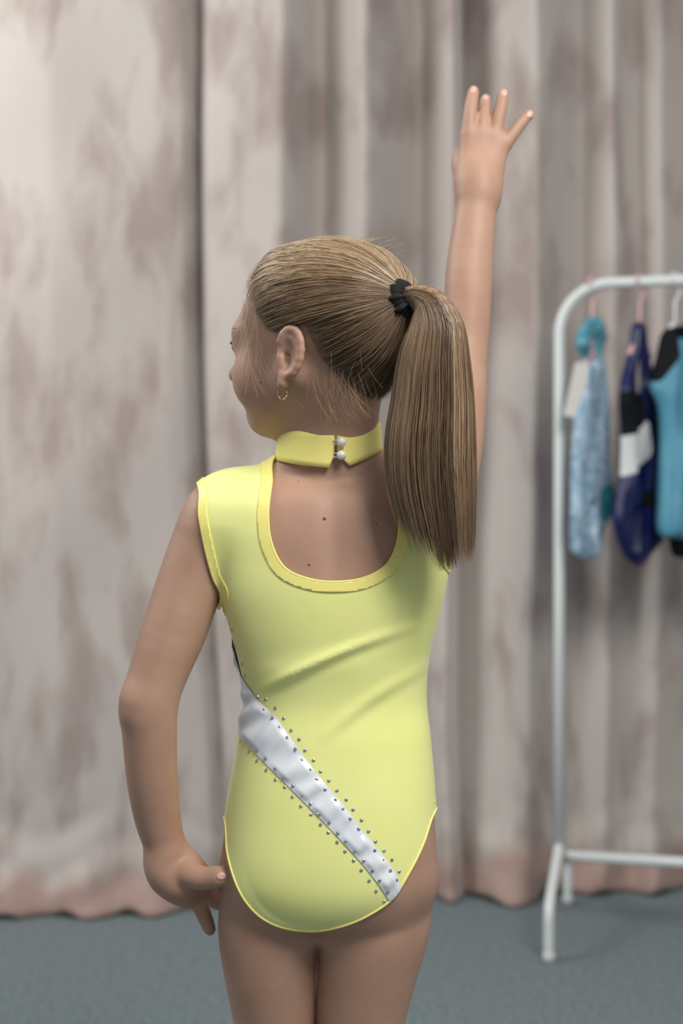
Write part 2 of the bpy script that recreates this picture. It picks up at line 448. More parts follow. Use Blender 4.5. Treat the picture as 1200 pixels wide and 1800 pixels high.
SL = np.array([  # photo row, left, right, mid depth, half depth
    (822, 508, 668, 1.588, .040), (838, 452, 716, 1.585, .047), (856, 402, 752, 1.580, .055), (885, 374, 776, 1.576, .064), (930, 372, 786, 1.575, .071),
    (985, 378, 788, 1.576, .076), (1040, 388, 779, 1.577, .079), (1100, 405, 765, 1.579, .079), (1160, 421, 751, 1.582, .077), (1230, 433, 747, 1.584, .074),
    (1300, 421, 754, 1.581, .079), (1400, 403, 762, 1.577, .087), (1500, 391, 766, 1.574, .092), (1560, 402, 758, 1.574, .088), (1605, 446, 712, 1.575, .070), (1635, 510, 640, 1.576, .034)])
def torso(fd):
    zt = CH - (SL[:, 0] - CY) * SX
    fine = catmull(np.column_stack([zt, SL]), 400); o = np.argsort(fine[:, 0]); fine = fine[o]
    r = fd.sub((-0.25, 1.42, fine[0, 0] - .03), (0.25, 1.76, fine[-1, 0] + .03)); x, y, z = fd.pts(r)
    zc = np.clip(z.ravel(), fine[0, 0], fine[-1, 0])
    g = lambda j: np.interp(zc, fine[:, 0], fine[:, j])[None, None, :]
    cx = ((g(2) + g(3)) / 2 - CX) * SX; a = (g(3) - g(2)) / 2 * SX; cy = g(4); b = g(5)
    u = np.abs(x - cx) / a; v = np.abs(y - cy) / b
    p = 2.25
    k1 = (u ** p + v ** p) ** (1 / p); k2 = np.sqrt((u / a) ** 2 + (v / b) ** 2) + 1e-6
    d = k1 * (k1 - 1) / k2
    d = np.clip(d, -0.05, 0.06)
    dz = np.abs(z - zc.reshape(1, 1, -1)); d = np.where(dz > 0, np.sqrt(np.maximum(d, 0) ** 2 + dz ** 2) + np.minimum(d, 0) * 0, d)
    fd.blend(r, d, 0.02)

def leg(fd, side):
    if side < 0:
        p = [(-0.080, 1.575, .575, .048), (-0.081, 1.575, .535, .0525), (-0.079, 1.577, .49, .0500), (-0.075, 1.58, .43, .0435), (-0.072, 1.583, .35, .038),
             (-0.072, 1.585, .31, .037), (-0.072, 1.575, .22, .036), (-0.071, 1.575, .12, .024), (-0.071, 1.578, .06, .022), (-0.071, 1.575, .03, .024)]
    else:
        p = [(0.045, 1.575, .575, .053), (0.037, 1.575, .535, .0580), (0.029, 1.577, .49, .0540), (0.021, 1.58, .43, .0475), (0.017, 1.583, .35, .040),
             (0.016, 1.585, .31, .038), (0.015, 1.575, .22, .037), (0.014, 1.575, .12, .025), (0.013, 1.578, .06, .022), (0.013, 1.575, .03, .024)]
    fd.limb(p, 0.008)
    ax, ay = p[-1][0], p[-1][1]
    fd.limb([(ax, ay - .012, .020, .021), (ax, ay + .04, .024, .021), (ax - .002 * side, ay + .10, .017, .020), (ax - .002 * side, ay + .125, .013, .015)], 0.012)
    for i in range(5):
        q = (i - 2) * side
        fd.cone((ax + q * .0085, ay + .125, .010), (ax + q * .0095, ay + .152 - .006 * i, .009), .0065, .0065 if i else .008, .004)

ELB_L = W(262, 1240, 1.55); WR_L = W(291, 1508, 1.575)
ARM_L = [(*W(402, 905, 1.585), .040), (*W(374, 945, 1.58), .041), (*W(337, 1020, 1.572), .0355), (*W(305, 1110, 1.563), .034), (*W(272, 1200, 1.553), .0295), (*W(262, 1245, 1.55), .0283),
         (*W(263, 1300, 1.553), .0275), (*W(267, 1370, 1.560), .0260), (*W(277, 1440, 1.568), .0235), (*W(293, 1500, 1.574), .0195)]
ARM_R = [(*W(728, 905, 1.60), .044), (*W(768, 862, 1.625), .0395), (*W(795, 790, 1.65), .033), (*W(808, 700, 1.68), .0300), (*W(815, 620, 1.71), .0265), (*W(820, 560, 1.72), .0265), (*W(824, 480, 1.732), .0272),
         (*W(832, 400, 1.745), .0245), (*W(840, 340, 1.755), .0232)]
def shoulder_stub(fd, which, n):
    fd.limb((ARM_L if which < 0 else ARM_R)[:n], 0.006)

def hand_left(fd):
    # bent wrist, palm against the outside of the thigh, thumb to the back, fingers round the front
    fd.limb([(*W(293, 1500, 1.574), .0195), (*W(290, 1522, 1.572), .0170), (*W(300, 1542, 1.570), .0165), (*W(322, 1553, 1.574), .0155)], 0.012)
    fd.limb([(*W(292, 1536, 1.568), .0130), (*W(316, 1560, 1.582), .0140), (*W(340, 1572, 1.598), .0115)], 0.012)
    fd.limb([(*W(322, 1512, 1.572), .0100), (*W(336, 1535, 1.576), .0125), (*W(356, 1552, 1.598), .0110)], 0.012)
    # thumb
    fd.limb([(*W(322, 1533, 1.562), .0135), (*W(346, 1543, 1.550), .0108), (*W(368, 1545, 1.543), .0092), (*W(380, 1543, 1.539), .0086), (*W(388, 1540, 1.536), .0078)], 0.006)
    # finger pointing to the floor
    fd.limb([(*W(334, 1568, 1.588), .0090), (*W(349, 1590, 1.592), .0072), (*W(359, 1612, 1.592), .0065), (*W(369, 1637, 1.590), .0055)], 0.005)
    # three fingers hugging the front of the thigh
    for y0, y1, L in ((1548, 1556, 1.0), (1560, 1572, 1.05), (1570, 1588, .95)):
        fd.limb([(*W(348, y0, 1.598), .0084), (*W(362, y0 + 4, 1.622), .0072), (*W(380, y1, 1.640 + .004 * L), .0066), (*W(402, y1 + 6, 1.652), .0058)], 0.004)
def hand_right(fd):
    fd.limb([(*W(840, 345, 1.755), .0230), (*W(839, 322, 1.757), .0195), (*W(842, 296, 1.76), .0150)], 0.014)
    for x0, y0, x1, y1, r0, r1 in ((821, 318, 822, 240, .0145, .0100), (834, 322, 845, 238, .0150, .0106), (850, 322, 867, 242, .0150, .0104), (860, 318, 882, 254, .0130, .0096)):
        fd.cone(W(x0, y0, 1.762), W(x1, y1, 1.764), r0, r1, .013)
    for p in ([(822, 244, 1.764, .0092), (825, 208, 1.765, .0078), (828, 182, 1.770, .0072), (832, 160, 1.778, .0061)],
              [(846, 242, 1.764, .0090), (849, 212, 1.768, .0074), (851, 192, 1.782, .0066), (853, 174, 1.798, .0057)],
              [(868, 246, 1.764, .0090), (874, 214, 1.765, .0076), (880, 188, 1.768, .0070), (884, 165, 1.774, .0061)],
              [(883, 260, 1.764, .0086), (898, 240, 1.764, .0071), (914, 219, 1.767, .0066), (930, 201, 1.771, .0056)]):
        fd.limb([(*W(a, b, c), d) for a, b, c, d in p], 0.0035)
    # thumb folded across the palm, on the far side
    fd.limb([(*W(822, 318, 1.766), .0120), (*W(812, 288, 1.774), .0112), (*W(820, 258, 1.788), .0090), (*W(836, 238, 1.796), .0075)], 0.008)

# head frame
HA = math.radians(34)
HF = np.array([-math.cos(HA), math.sin(HA), 0.0]); HL = np.array([-math.sin(HA), -math.cos(HA), 0.0]); HU = np.array([0, 0, 1.0])
tilt = math.radians(-2); HF, HU = HF * math.cos(tilt) + HU * math.sin(tilt), HU * math.cos(tilt) - HF * math.sin(tilt)
HS = 1.06; HC = W(562, 560, 1.560)
def H(f, l, u): return HC + HS * (f * HF + l * HL + u * HU)
HAX = np.stack([HF, HL, HU])
def hl(P): return (P - HC) @ HAX.T / HS
def skull(fd):
    e = lambda c, r, k: fd.ell(H(*c), HAX, [q * HS for q in r], k)
    e((-.010, 0, .001), (.091, .071, .069), .02)
    e((-.030, 0, -.015), (.068, .064, .062), .02)
    e((.024, 0, -.038), (.072, .055, .078), .03)
def head(fd):
    skull(fd)
    e = lambda c, r, k: fd.ell(H(*c), HAX, [q * HS for q in r], k)
    c = lambda a, b, ra, rb, k: fd.cone(H(*a), H(*b), ra * HS, rb * HS, k)
    for s in (-1, 1):
        e((.053, s * .034, -.062), (.030, .027, .032), .02)
        c((-.004, s * .050, -.062), (.052, s * .020, -.098), .017, .017, .02)
        e((.069, s * .030, -.012), (.014, .020, .011), .02)
        e((.073, s * .030, -.024), (.0135, .0155, .0125), .006)
        e((.099, s * .009, -.053), (.007, .006, .0055), .006)
    e((.068, 0, -.099), (.021, .024, .019), .02)
    c((.088, 0, -.018), (.1125, 0, -.049), .006, .0078, .012)
    e((.084, 0, -.075), (.010, .018, .0055), .008)
    e((.082, 0, -.083), (.010, .016, .0060), .008)
    # the two ears
    for s in (1, -1):
        fl = math.radians(-4)
        en = s * HL * math.cos(fl) + HF * math.sin(fl); ef = HF * math.cos(fl) - s * HL * math.sin(fl)
        lean = math.radians(10); eu = HU * math.cos(lean) - ef * math.sin(lean); ef2 = ef * math.cos(lean) + HU * math.sin(lean)
        ax = np.stack([ef2, eu, en]); C0 = H(-.014, s * .071, -.047)
        at = lambda a, b, c_: C0 + a * ef2 + b * eu + c_ * en
        fd.ell(at(0, .003, .004), ax, (.0165, .027, .0058), .004)
        fd.cone(at(.005, -.018, .001), at(.005, -.0295, .003), .0066, .0066, .006)
        fd.ell(at(.002, 0, .0095), ax, (.0105, .0180, .0060), .003, -1)
        fd.ell(at(.005, -.004, .007), ax, (.006, .009, .008), .003, -1)
        an = np.linspace(math.radians(25), math.radians(255), 12)
        rim = [at(.0150 * math.cos(t), .004 + .0250 * math.sin(t), .0065) for t in an]
        for i in range(11): fd.cone(rim[i], rim[i + 1], .0034, .0034, .0035)
        fd.cone(at(.010, -.002, .004), at(.008, -.010, .004), .004, .004, .003)
def neck(fd):
    fd.limb([(*H(-.022, 0, -.050), .047), (*W(580, 745, 1.578), .0465), (*W(582, 800, 1.585), .048), (*W(584, 850, 1.588), .050)], 0.015)
    # slope of the shoulders
    fd.limb([(*W(545, 848, 1.588), .030), (*W(470, 880, 1.585), .028), (*W(400, 906, 1.583), .030)], 0.02)
    fd.limb([(*W(625, 848, 1.590), .030), (*W(690, 866, 1.592), .030), (*W(745, 880, 1.605), .034)], 0.02)

# torso + legs + neck (this field alone carries the leotard)
fb = Field(xs, ys, zs)
lf = Field(xs, ys, zs); leg(lf, -1); Lleg = lf.D; lf = Field(xs, ys, zs); leg(lf, 1); Rleg = lf.D
torso(fb); T0 = fb.D.copy()
body_D = smin(T0, np.minimum(Lleg, Rleg), 0.03)
leo_D = smin(T0, smin(Lleg, Rleg, 0.03), 0.035)
del T0, Lleg, Rleg
fb.D = leo_D; neck(fb)
kz_l = np.interp(zs, [0.86, 0.905, 0.975], [0.002, 0.006, 0.035]).astype(np.float32)[None, None, :]
st = Field(xs, ys, zs); shoulder_stub(st, -1, 4); leo_D = smin(fb.D, st.D, kz_l)
st = Field(xs, ys, zs); shoulder_stub(st, 1, 4); leo_D = smin(leo_D, st.D, 0.035); del st
fb.D = body_D; neck(fb)
# arms, blended at the shoulder only
fa = Field(xs, ys, zs); fa.limb(ARM_L, 0.006); hand_left(fa)
fa.cone(W(245, 1236, 1.542), W(243, 1248, 1.542), .0155, .0145, .02)
fb.D = smin(fb.D, fa.D, kz_l); del fa
fa = Field(xs, ys, zs); fa.limb(ARM_R, 0.006); hand_right(fa)
kz = np.where(zs < 1.07, 0.035, 0.002).astype(np.float32)[None, None, :]
fb.D = smin(fb.D, fa.D, kz); del fa
fh = Field(xs, ys, zs); head(fh)
fb.D = smin(fb.D, fh.D, 0.018); del fh
# faint furrow of the spine between the shoulder blades
x_, y_, z_ = fb.pts((slice(None),) * 3)
fb.D += 0.0028 * np.exp(-((x_ + 0.008) / 0.012) ** 2) * np.exp(-((z_ - 0.98) / 0.08) ** 2) * (y_ < 1.56)
BV, BQ = surface_nets(fb.D, xs, ys, zs)
body_field = fb.D

# ---- leotard surface
x_, y_, z_ = fb.pts((slice(None),) * 3)
def crease(p0, p1, wdt, amp):
    a = W(*p0, 1.52); b = W(*p1, 1.52); ex, ez = b[0] - a[0], b[2] - a[2]; L = math.hypot(ex, ez); ex /= L; ez /= L
    s = (x_ - a[0]) * ex + (z_ - a[2]) * ez; n = -(x_ - a[0]) * ez + (z_ - a[2]) * ex - 0.008 * np.sin(np.clip(s / L, 0, 1) * math.pi)
    fade = np.clip(s / L * 4, 0, 1) * np.clip((1 - s / L) * 2.2, 0, 1)
    return (amp * fade * (np.exp(-(n / wdt) ** 2) - 0.25 * np.exp(-((n + wdt * 1.7) / wdt) ** 2)) * (y_ < 1.60)).astype(np.float32)
cz = slice(np.searchsorted(zs, 0.50), np.searchsorted(zs, 1.10))
z_ = z_[:, :, cz]
DL = leo_D[:, :, cz] - 0.0026
DL -= crease((440, 1224), (745, 1095), 0.006, 0.0045)
DL -= crease((560, 1300), (765, 1170), 0.007, 0.0026)
DL -= crease((440, 1206), (640, 1150), 0.012, 0.0020)
del leo_D
LV, LQ = surface_nets(DL, xs, ys, zs[cz]); LT = tris(LQ)
nrm_me = mesh('tmp', LV, LQ); LN = np.array([v.normal[:] for v in nrm_me.vertices]); bpy.data.meshes.remove(nrm_me)

def smooth_poly(p, n=160, closed=True):
    p = np.array(p, float)
    if closed: p = np.vstack([p[-1], p, p[0], p[1]]); q = catmull(p, n * 2); t = np.linspace(0, len(p) - 1, n * 2); return q[(t >= 1) & (t < len(p) - 2)]
    return catmull(p, n)
lower = smooth_poly([(372, 1400), (394, 1440), (399, 1500), (414, 1553), (436, 1592), (466, 1619), (505, 1634), (556, 1638), (606, 1628), (650, 1609), (690, 1580), (722, 1530), (745, 1482), (763, 1430), (800, 1370)], 120, False)
KEEP = np.vstack([lower, [(1100, 1370), (1100, 500), (50, 500), (50, 1400)]])
KEYHOLE = smooth_poly([(487, 800), (477, 850), (471, 905), (477, 955), (500, 998), (543, 1018), (590, 1023), (640, 1016), (680, 992), (699, 950), (701, 900), (693, 850), (672, 792), (580, 780)])
HOLE_L = smooth_poly([(347, 850), (350, 905), (361, 965), (374, 1015), (387, 1042), (385, 1068), (374, 1105), (330, 1200), (200, 1200), (170, 1000), (200, 840), (300, 800)], 100)
HOLE_R = smooth_poly([(752, 812), (752, 880), (764, 940), (793, 992), (830, 1010), (950, 960), (950, 700), (800, 700)], 100)
def metric(P): return np.minimum(P[:, 1], 1.575) / F
def leo_fn(P):
    q = px(P); s = metric(P)
    f_leg = poly_sd(q, KEEP) * s
    f_key = np.where(P[:, 1] < 1.585, -poly_sd(q, KEYHOLE) * s, -1)
    f_arm = np.maximum(-poly_sd(q, HOLE_L), -poly_sd(q, HOLE_R)) * s
    nk = W(581, 806, 1.585)
    f_neck = (P[:, 2] - nk[2]) - 0.22 * (P[:, 1] - 1.585) * -1 - 0.0
    return f_leg, f_key, f_arm, f_neck
f_leg, f_key, f_arm, f_neck = leo_fn(LV)
f_all = np.max([f_leg, f_key, f_arm, f_neck], 0)
# the sash: a white satin band slanting over the hip
SASH_B = smooth_poly([(395, 1268), (420, 1292), (455, 1330), (500, 1376), (560, 1437), (610, 1490), (650, 1536), (686, 1588), (700, 1625), (740, 1600), (708, 1562), (690, 1528), (655, 1483), (605, 1418), (560, 1364), (520, 1310), (487, 1262), (456, 1232), (436, 1206), (395, 1150)], 140)
SASH_F = smooth_poly([(395, 1268), (420, 1292), (470, 1230), (560, 1130), (700, 1000), (775, 940), (770, 850), (660, 900), (520, 1010), (440, 1090), (395, 1150)], 140)
q = px(LV)
f_sash = np.where(LV[:, 1] < 1.575, poly_sd(q, SASH_B), poly_sd(q, SASH_F)) * metric(LV)

person = empty('person', (-0.03, 1.58, 0.0))
tag(person, 'person in a yellow leotard seen from behind, one arm raised, hair in a ponytail', 'person')
PINV = Matrix.Translation(person.location).inverted()
def part(name, me, m, parent=None, smooth=True):
    o = link(name, me, m, parent or person, smooth)
    if parent is None: o.matrix_parent_inverse = PINV
    return o
body = part('body', mesh('body', BV, BQ), M_skin)
cs = body.modifiers.new('relax', 'SMOOTH'); cs.factor = 0.5; cs.iterations = 3

V, T = clip(LV, LT, f_all)
leo = part('leotard', mesh('leotard', V, T), M_leo); solidify(leo, 0.0018)
leo['label'] = 'sleeveless lime yellow leotard with open back'
for lp in boundary_loops(T):
    if len(lp) < 60: continue
    P = V[lp]; P = (np.roll(P, 1, 0) + P + np.roll(P, -1, 0)) / 3
    keep = [0]
    for i in range(1, len(P)):
        if np.linalg.norm(P[i] - P[keep[-1]]) > 0.003: keep.append(i)
    v, qd = tube(P[keep], 0.0014, 6, closed=True)
    o = part('edge_seam', polymesh('edge_seam', v, qd), M_bind, leo)
# flat bindings round back opening and armholes
for nm, f0, others, wd in (('neckline_binding', f_key, [f_arm, f_neck, f_leg], 0.0112), ('armhole_binding', f_arm, [f_key, f_neck, f_leg], 0.0085)):
    P = LV + LN * 0.0011
    g = np.max([f0, -(f0 + wd)] + others, 0)
    V, T = clip(P, LT, g)
    if nm == 'armhole_binding':
        for sgn in (-1, 1):
            ids = (V[T].mean(1)[:, 0] - W(590, 0, 1.57)[0]) * sgn > 0
            u, inv = np.unique(T[ids].ravel(), return_inverse=True)
            o = part(nm, mesh(nm, *largest(V[u], inv.reshape(-1, 3))), M_bind, leo); solidify(o, 0.0016)
    else:
        o = part(nm, mesh(nm, V, T), M_bind, leo); solidify(o, 0.0016)
    # row of stitching near the inner edge of the binding
    V, T = clip(LV + LN * 0.0017, LT, np.max([-(f0 + wd - .0016), f0 + wd - .0026] + others, 0))
    for sgn in (-1, 1):
        ids = (V[T].mean(1)[:, 0] - W(590, 0, 1.57)[0]) * sgn > 0 if nm == 'armhole_binding' else np.full(len(T), sgn > 0)
        if not ids.any(): continue
        u, inv = np.unique(T[ids].ravel(), return_inverse=True)
        part('stitching', mesh('stitching', *largest(V[u], inv.reshape(-1, 3))), M_thread, leo)
# hem stitching of the leg openings
V, T = clip(LV + LN * 0.0007, LT, np.max([-(f_leg + .0062), f_leg + .0052, f_arm, f_neck], 0))
for sgn in (-1, 1):
    ids = (V[T].mean(1)[:, 0] - W(556, 0, 1.55)[0]) * sgn > 0
    u, inv = np.unique(T[ids].ravel(), return_inverse=True)
    part('stitching', mesh('stitching', *largest(V[u], inv.reshape(-1, 3))), M_thread, leo)
# sash with crosswise ruching
a = W(430, 1250, 1.52); b = W(690, 1570, 1.50); d = (b - a) / np.linalg.norm(b - a)
s = (LV - a) @ d; across = (LV[:, 0] - a[0]) * d[2] - (LV[:, 2] - a[2]) * d[0]
ru = 0.0015 * np.sin(s * 190 + 60 * across + 1.5 * np.sin(s * 60)) + 0.0007 * np.sin(s * 410 - 90 * across)
ru = (ru + 0.0022) * np.clip(-f_sash / 0.006, 0, 1)
V, T = clip(LV + LN * (0.0011 + ru)[:, None], LT, np.max([f_sash, f_leg, f_arm, f_key, f_neck], 0))
sash = part('sash', mesh('sash', V, T), M_sash, leo); sash['label'] = 'white satin sash slanting across the hip'

# ---- rays from photo to the leotard, used to seat stones, buttons and moles on it
deps_bvh = BVHTree.FromPolygons([tuple(v) for v in LV + LN * 0.001], [tuple(int(i) for i in t) for t in LT])
body_bvh = BVHTree.FromPolygons([tuple(v) for v in BV], [tuple(int(i) for i in t) for t in BQ])
def seat(bvh, x, y):
    o = Vector((0, 0, CH)); dd = (Vector(W(x, y, 1.5)) - o).normalized()
    hit = bvh.ray_cast(o, dd)
    return (hit[0], hit[1] if hit[1].dot(dd) < 0 else -hit[1]) if hit[0] is not None else (None, None)
bm = bmesh.new()
R_ = 0.0020
rings = [(1.0, 0.0), (1.0, 0.15), (0.74, 0.40), (0.44, 0.52)]
rv = [[bm.verts.new((R_ * r * math.cos(2 * math.pi * (k + .5 * (i % 2)) / 8), R_ * r * math.sin(2 * math.pi * (k + .5 * (i % 2)) / 8), R_ * z)) for k in range(8)] for i, (r, z) in enumerate(rings)]
bm.faces.new(list(reversed(rv[0]))); bm.faces.new(rv[-1])
for i in range(3):
    for k in range(8):
        l = (k + 1) % 8
        if i % 2 == 0: bm.faces.new((rv[i][k], rv[i][l], rv[i + 1][k])); bm.faces.new((rv[i][l], rv[i + 1][l], rv[i + 1][k]))
        else: bm.faces.new((rv[i][k], rv[i + 1][l], rv[i + 1][k])); bm.faces.new((rv[i][k], rv[i][l], rv[i + 1][l]))
stone_me = bpy.data.meshes.new('rhinestone'); bm.normal_update(); bm.to_mesh(stone_me); bm.free(); stone_me.materials.append(M_stone)
def stone(x, y, up=.0002):
    p, n = seat(deps_bvh, x, y)
    if p is None: return
    o = bpy.data.objects.new('rhinestone', stone_me); COL.objects.link(o); o.parent = leo
    n = (n + Vector((random.uniform(-.2, .2), random.uniform(-.2, .2), random.uniform(-.2, .2)))).normalized()
    o.location = p + n * (up - 0.0006); o.rotation_euler = n.to_track_quat('Z', 'Y').to_euler()
up_edge = catmull([(458, 1234), (487, 1262), (520, 1310), (560, 1364), (605, 1418), (655, 1483), (690, 1528), (706, 1556)], 400)
lo_edge = catmull([(424, 1297), (455, 1330), (500, 1376), (560, 1437), (610, 1490), (650, 1536), (682, 1582)], 400)
def along(E, step, off, phase, up):
    L = np.concatenate([[0], np.cumsum(np.linalg.norm(np.diff(E, axis=0), axis=1))])
    for s_ in np.arange(phase, L[-1], step):
        i = min(np.searchsorted(L, s_), len(E) - 2); t = E[i + 1] - E[i]; t /= np.linalg.norm(t)
        p = E[i] + off * np.array([t[1], -t[0]]) + np.array([random.uniform(-1.5, 1.5), random.uniform(-1.5, 1.5)])
        stone(*p, up)
along(up_edge, 22.5, 8, 4, -.0003); along(up_edge, 22.5, -6, 13, .0018)
along(lo_edge, 22.5, 6, 12, .0018); along(lo_edge, 22.5, -8, 2, -.0003)
for x, y in ((406, 1108), (412, 1136), (424, 1168), (429, 1188), (436, 1210), (452, 1226), (441, 1222)): stone(x, y)

# ---- collar: stand-up band, closed at the back with two pearls
cc = W(578, 780, 1.583)
CA, CB = 0.0565, 0.0555
TOPX = np.array([(490, 758), (504, 757), (545, 759), (589, 761), (620, 754), (650, 742), (670, 742)], float)
BOTX = np.array([(484, 806), (487, 810), (530, 818), (583, 823), (606, 823), (640, 808), (668, 794), (676, 790)], float)
def collar_piece(th0, th1, n, r_off, skew0, skew1):
    V = []; Q = []; m = 7
    for i in range(n):
        for j in range(m):
            v = j / (m - 1)
            k = i / (n - 1)
            th = th0 + (th1 - th0) * k + skew0(v) * max(0, 1 - k * 6) + skew1(v) * max(0, 1 - (1 - k) * 6)
            fl = 1 + 0.05 * (1 - v)
            X = cc[0] + (CA + r_off) * fl * math.sin(th); Yw = cc[1] - (CB + r_off) * fl * math.cos(th)
            xp = CX + X * F / min(Yw, 1.57)
            yt = np.interp(xp, TOPX[:, 0], TOPX[:, 1]); yb = np.interp(xp, BOTX[:, 0], BOTX[:, 1])
            Ye = min(Yw, 1.585)
            zt = CH - (yt - CY) * Ye / F; zb = CH - (yb - CY) * Ye / F
            fr = max(0, -math.cos(th)); zt -= 0.012 * fr; zb -= 0.008 * fr
            V.append((X, Yw, zb + (zt - zb) * v))
    for i in range(n - 1):
        for j in range(m - 1): Q.append((i * m + j, (i + 1) * m + j, (i + 1) * m + j + 1, i * m + j + 1))
    return V, Q
th_s = math.asin((W(590, 0, cc[1] - CB)[0] - cc[0]) / CA)
V, Q = collar_piece(th_s + 0.02, th_s + 2 * math.pi - 0.03, 120, 0.0, lambda v: 0.20 * max(0, 0.45 - v) / 0.45 * 1.2 - 0.0, lambda v: -0.10 * max(0, 0.4 - v) / 0.4)
collar = part('collar', polymesh('collar', V, Q), M_bind, leo); solidify(collar, 0.0018, 0)
pearl_me = ball_mesh('pearl_button', 0.0052, 20, 12); pearl_me.materials.append(M_pearl)
pearl_me.polygons.foreach_set('use_smooth', np.ones(len(pearl_me.polygons), bool))
for (x, y) in ((600, 777), (600, 800)):
    Yp = cc[1] - CB - 0.0065
    o = bpy.data.objects.new('pearl_button', pearl_me); COL.objects.link(o); o.parent = leo
    o.location = W(x, y, Yp)
    lp = [W(x - 15, y - 2, Yp + .005), W(x - 9, y - 3.5, Yp + .002), W(x, y - 4, Yp + .0045), W(x - 4, y + 4, Yp + .004), W(x - 15, y + 3, Yp + .005)]
    v, qd = tube(catmull(lp, 16), 0.0006, 6); part('button_loop', polymesh('button_loop', v, qd), M_pearl, leo)

# ---- moles, nails
mole_me = ball_mesh('mole', 0.0016, 10, 6, (1, 1, .35)); mole_me.materials.append(M_mole)
for x, y, sc in ((570, 912, 1.15), (543, 993, .8), (662, 921, .5), (458, 672, .7), (524, 846, .5)):
    p, n = seat(body_bvh, x, y)
    if p is None: continue
    o = bpy.data.objects.new('mole', mole_me); COL.objects.link(o); o.parent = body
    o.location = p; o.rotation_euler = n.to_track_quat('Z', 'Y').to_euler(); o.scale = (sc,) * 3
nail_me = ball_mesh('fingernail', 0.0046, 12, 8, (.82, 1.15, .22)); nail_me.materials.append(M_nail)
for x, y, dx, dy in ((831, 159, .1, 1), (853, 172, 0, 1), (885, 164, .15, 1), (931, 202, .7, .8), (389, 1541, 1, .15)):
    p, n = seat(body_bvh, x, y)
    if p is None: continue
    o = bpy.data.objects.new('fingernail', nail_me); COL.objects.link(o); o.parent = body
    t = Vector((dx, 0, dy)); t = (t - n * t.dot(n)).normalized(); s_ = t.cross(n)
    o.matrix_basis = Matrix.Translation(p - n * 0.0003) @ Matrix((s_, t, n)).transposed().to_4x4()

# ---- face
for s_ in (1, -1):
    c0 = H(.0778, s_ * .0305, -.024)
    me = ball_mesh('eye', 0.0118, 20, 14); me.materials.append(M_white_eye)
    e = part('eye', me, None); e.location = c0
    gz = HF
    me = ball_mesh('iris', 0.0062, 16, 8, (1, 1, .3)); ir = part('iris', me, M_iris, e); ir.matrix_parent_inverse = Matrix()
    ir.location = gz * 0.0106; ir.rotation_euler = Vector(gz).to_track_quat('Z', 'Y').to_euler()
    an = np.linspace(-1.0, 1.0, 12)
    P = [H(.0782, s_ * .0305, -.024) + HS * (.0122 * (math.cos(t) * HF * .98 + math.sin(t) * s_ * HL) + (.0052 - .003 * t * t) * HU) for t in an]
    v, qd = tube(P, 0.0011, 6); part('eyelashes', polymesh('eyelashes', v, qd), M_lash, e).matrix_parent_inverse = Matrix.Translation(e.location).inverted()
    P = [H(.0870 - .020 * abs(t) ** 2, s_ * (.030 + .020 * t), -.006 - .005 * t * t + .002 * t) for t in np.linspace(-1, 1.05, 12)]
    for k_, p_ in enumerate(P):
        d_ = Vector(p_ - H(0, 0, -.02)).normalized(); h_ = body_bvh.ray_cast(Vector(H(0, 0, -.02)) + d_ * .2, -d_)
        if h_[0] is not None: P[k_] = np.array(h_[0])
    v, qd = tube(P, np.interp(np.linspace(0, 1, 12), [0, .4, 1], [.0009, .0013, .0005]), 8); part('eyebrow', polymesh('eyebrow', v, qd), M_brow)
P = [H(.0915 - .008 * abs(t) ** 2, .016 * t, -.0785) for t in np.linspace(-1, 1, 11)]
v, qd = tube(P, np.interp(np.linspace(-1, 1, 11), [-1, 0, 1], [.001, .0038, .001]), 8); part('lips', polymesh('lips', v, qd), M_lip)

# ---- hair: pulled back from the hairline into the tie
TIE = H(-.089, .024, .012); TIE = W(703, 526, TIE[1])
hb = Field(mkgrid(-.15, .12, .003), mkgrid(1.40, 1.72, .003), mkgrid(1.05, 1.32, .003)); head(hb); neck(hb)
HV, HQ = surface_nets(hb.D, hb.xs, hb.ys, hb.zs)
sk = Field(hb.xs, hb.ys, hb.zs); skull(sk)
SV, SQ = surface_nets(sk.D, hb.xs, hb.ys, hb.zs)
sk_bvh = BVHTree.FromPolygons([tuple(v) for v in SV], [tuple(int(i) for i in t) for t in SQ])
gU = np.array([-.13, -.105, -.09, -.075, -.06, -.045, -.030, -.018, .0, .02, .04, .055, .07, .12])
gF = np.array([-.12, -.075, -.058, -.048, -.040, -.034, -.022, .018, .034, .046, .060, .064, .060, .05])
def hair_fn(P):
    q = hl(P); return q[:, 0] - np.interp(q[:, 2], gU, gF)
n_me = mesh('tmp', HV, HQ); HN = np.array([v.normal[:] for v in n_me.vertices]); bpy.data.meshes.remove(n_me)
hf = hair_fn(HV)
ql = hl(HV)
ear = np.exp(-(((ql[:, 0] + .014) / .020) ** 2 + ((ql[:, 2] + .047) / .034) ** 2) ** 2) * (np.abs(ql[:, 1]) > .05)
hf = np.maximum(hf, ear * .05 - .01)
HT = tris(HQ)
thick = np.clip(-hf / .05, 0, 1) * 0.007
V, T = clip(HV + HN * (0.0004 + thick)[:, None], HT, hf + .004)
me = mesh('hair', V, T)
at_ = me.attributes.new('tone', 'FLOAT', 'POINT')
at_.data.foreach_set('value', np.full(len(V), 0.24, np.float32))
hair = part('hair', me, M_hair)
hair['label'] = 'dark blond hair combed back'

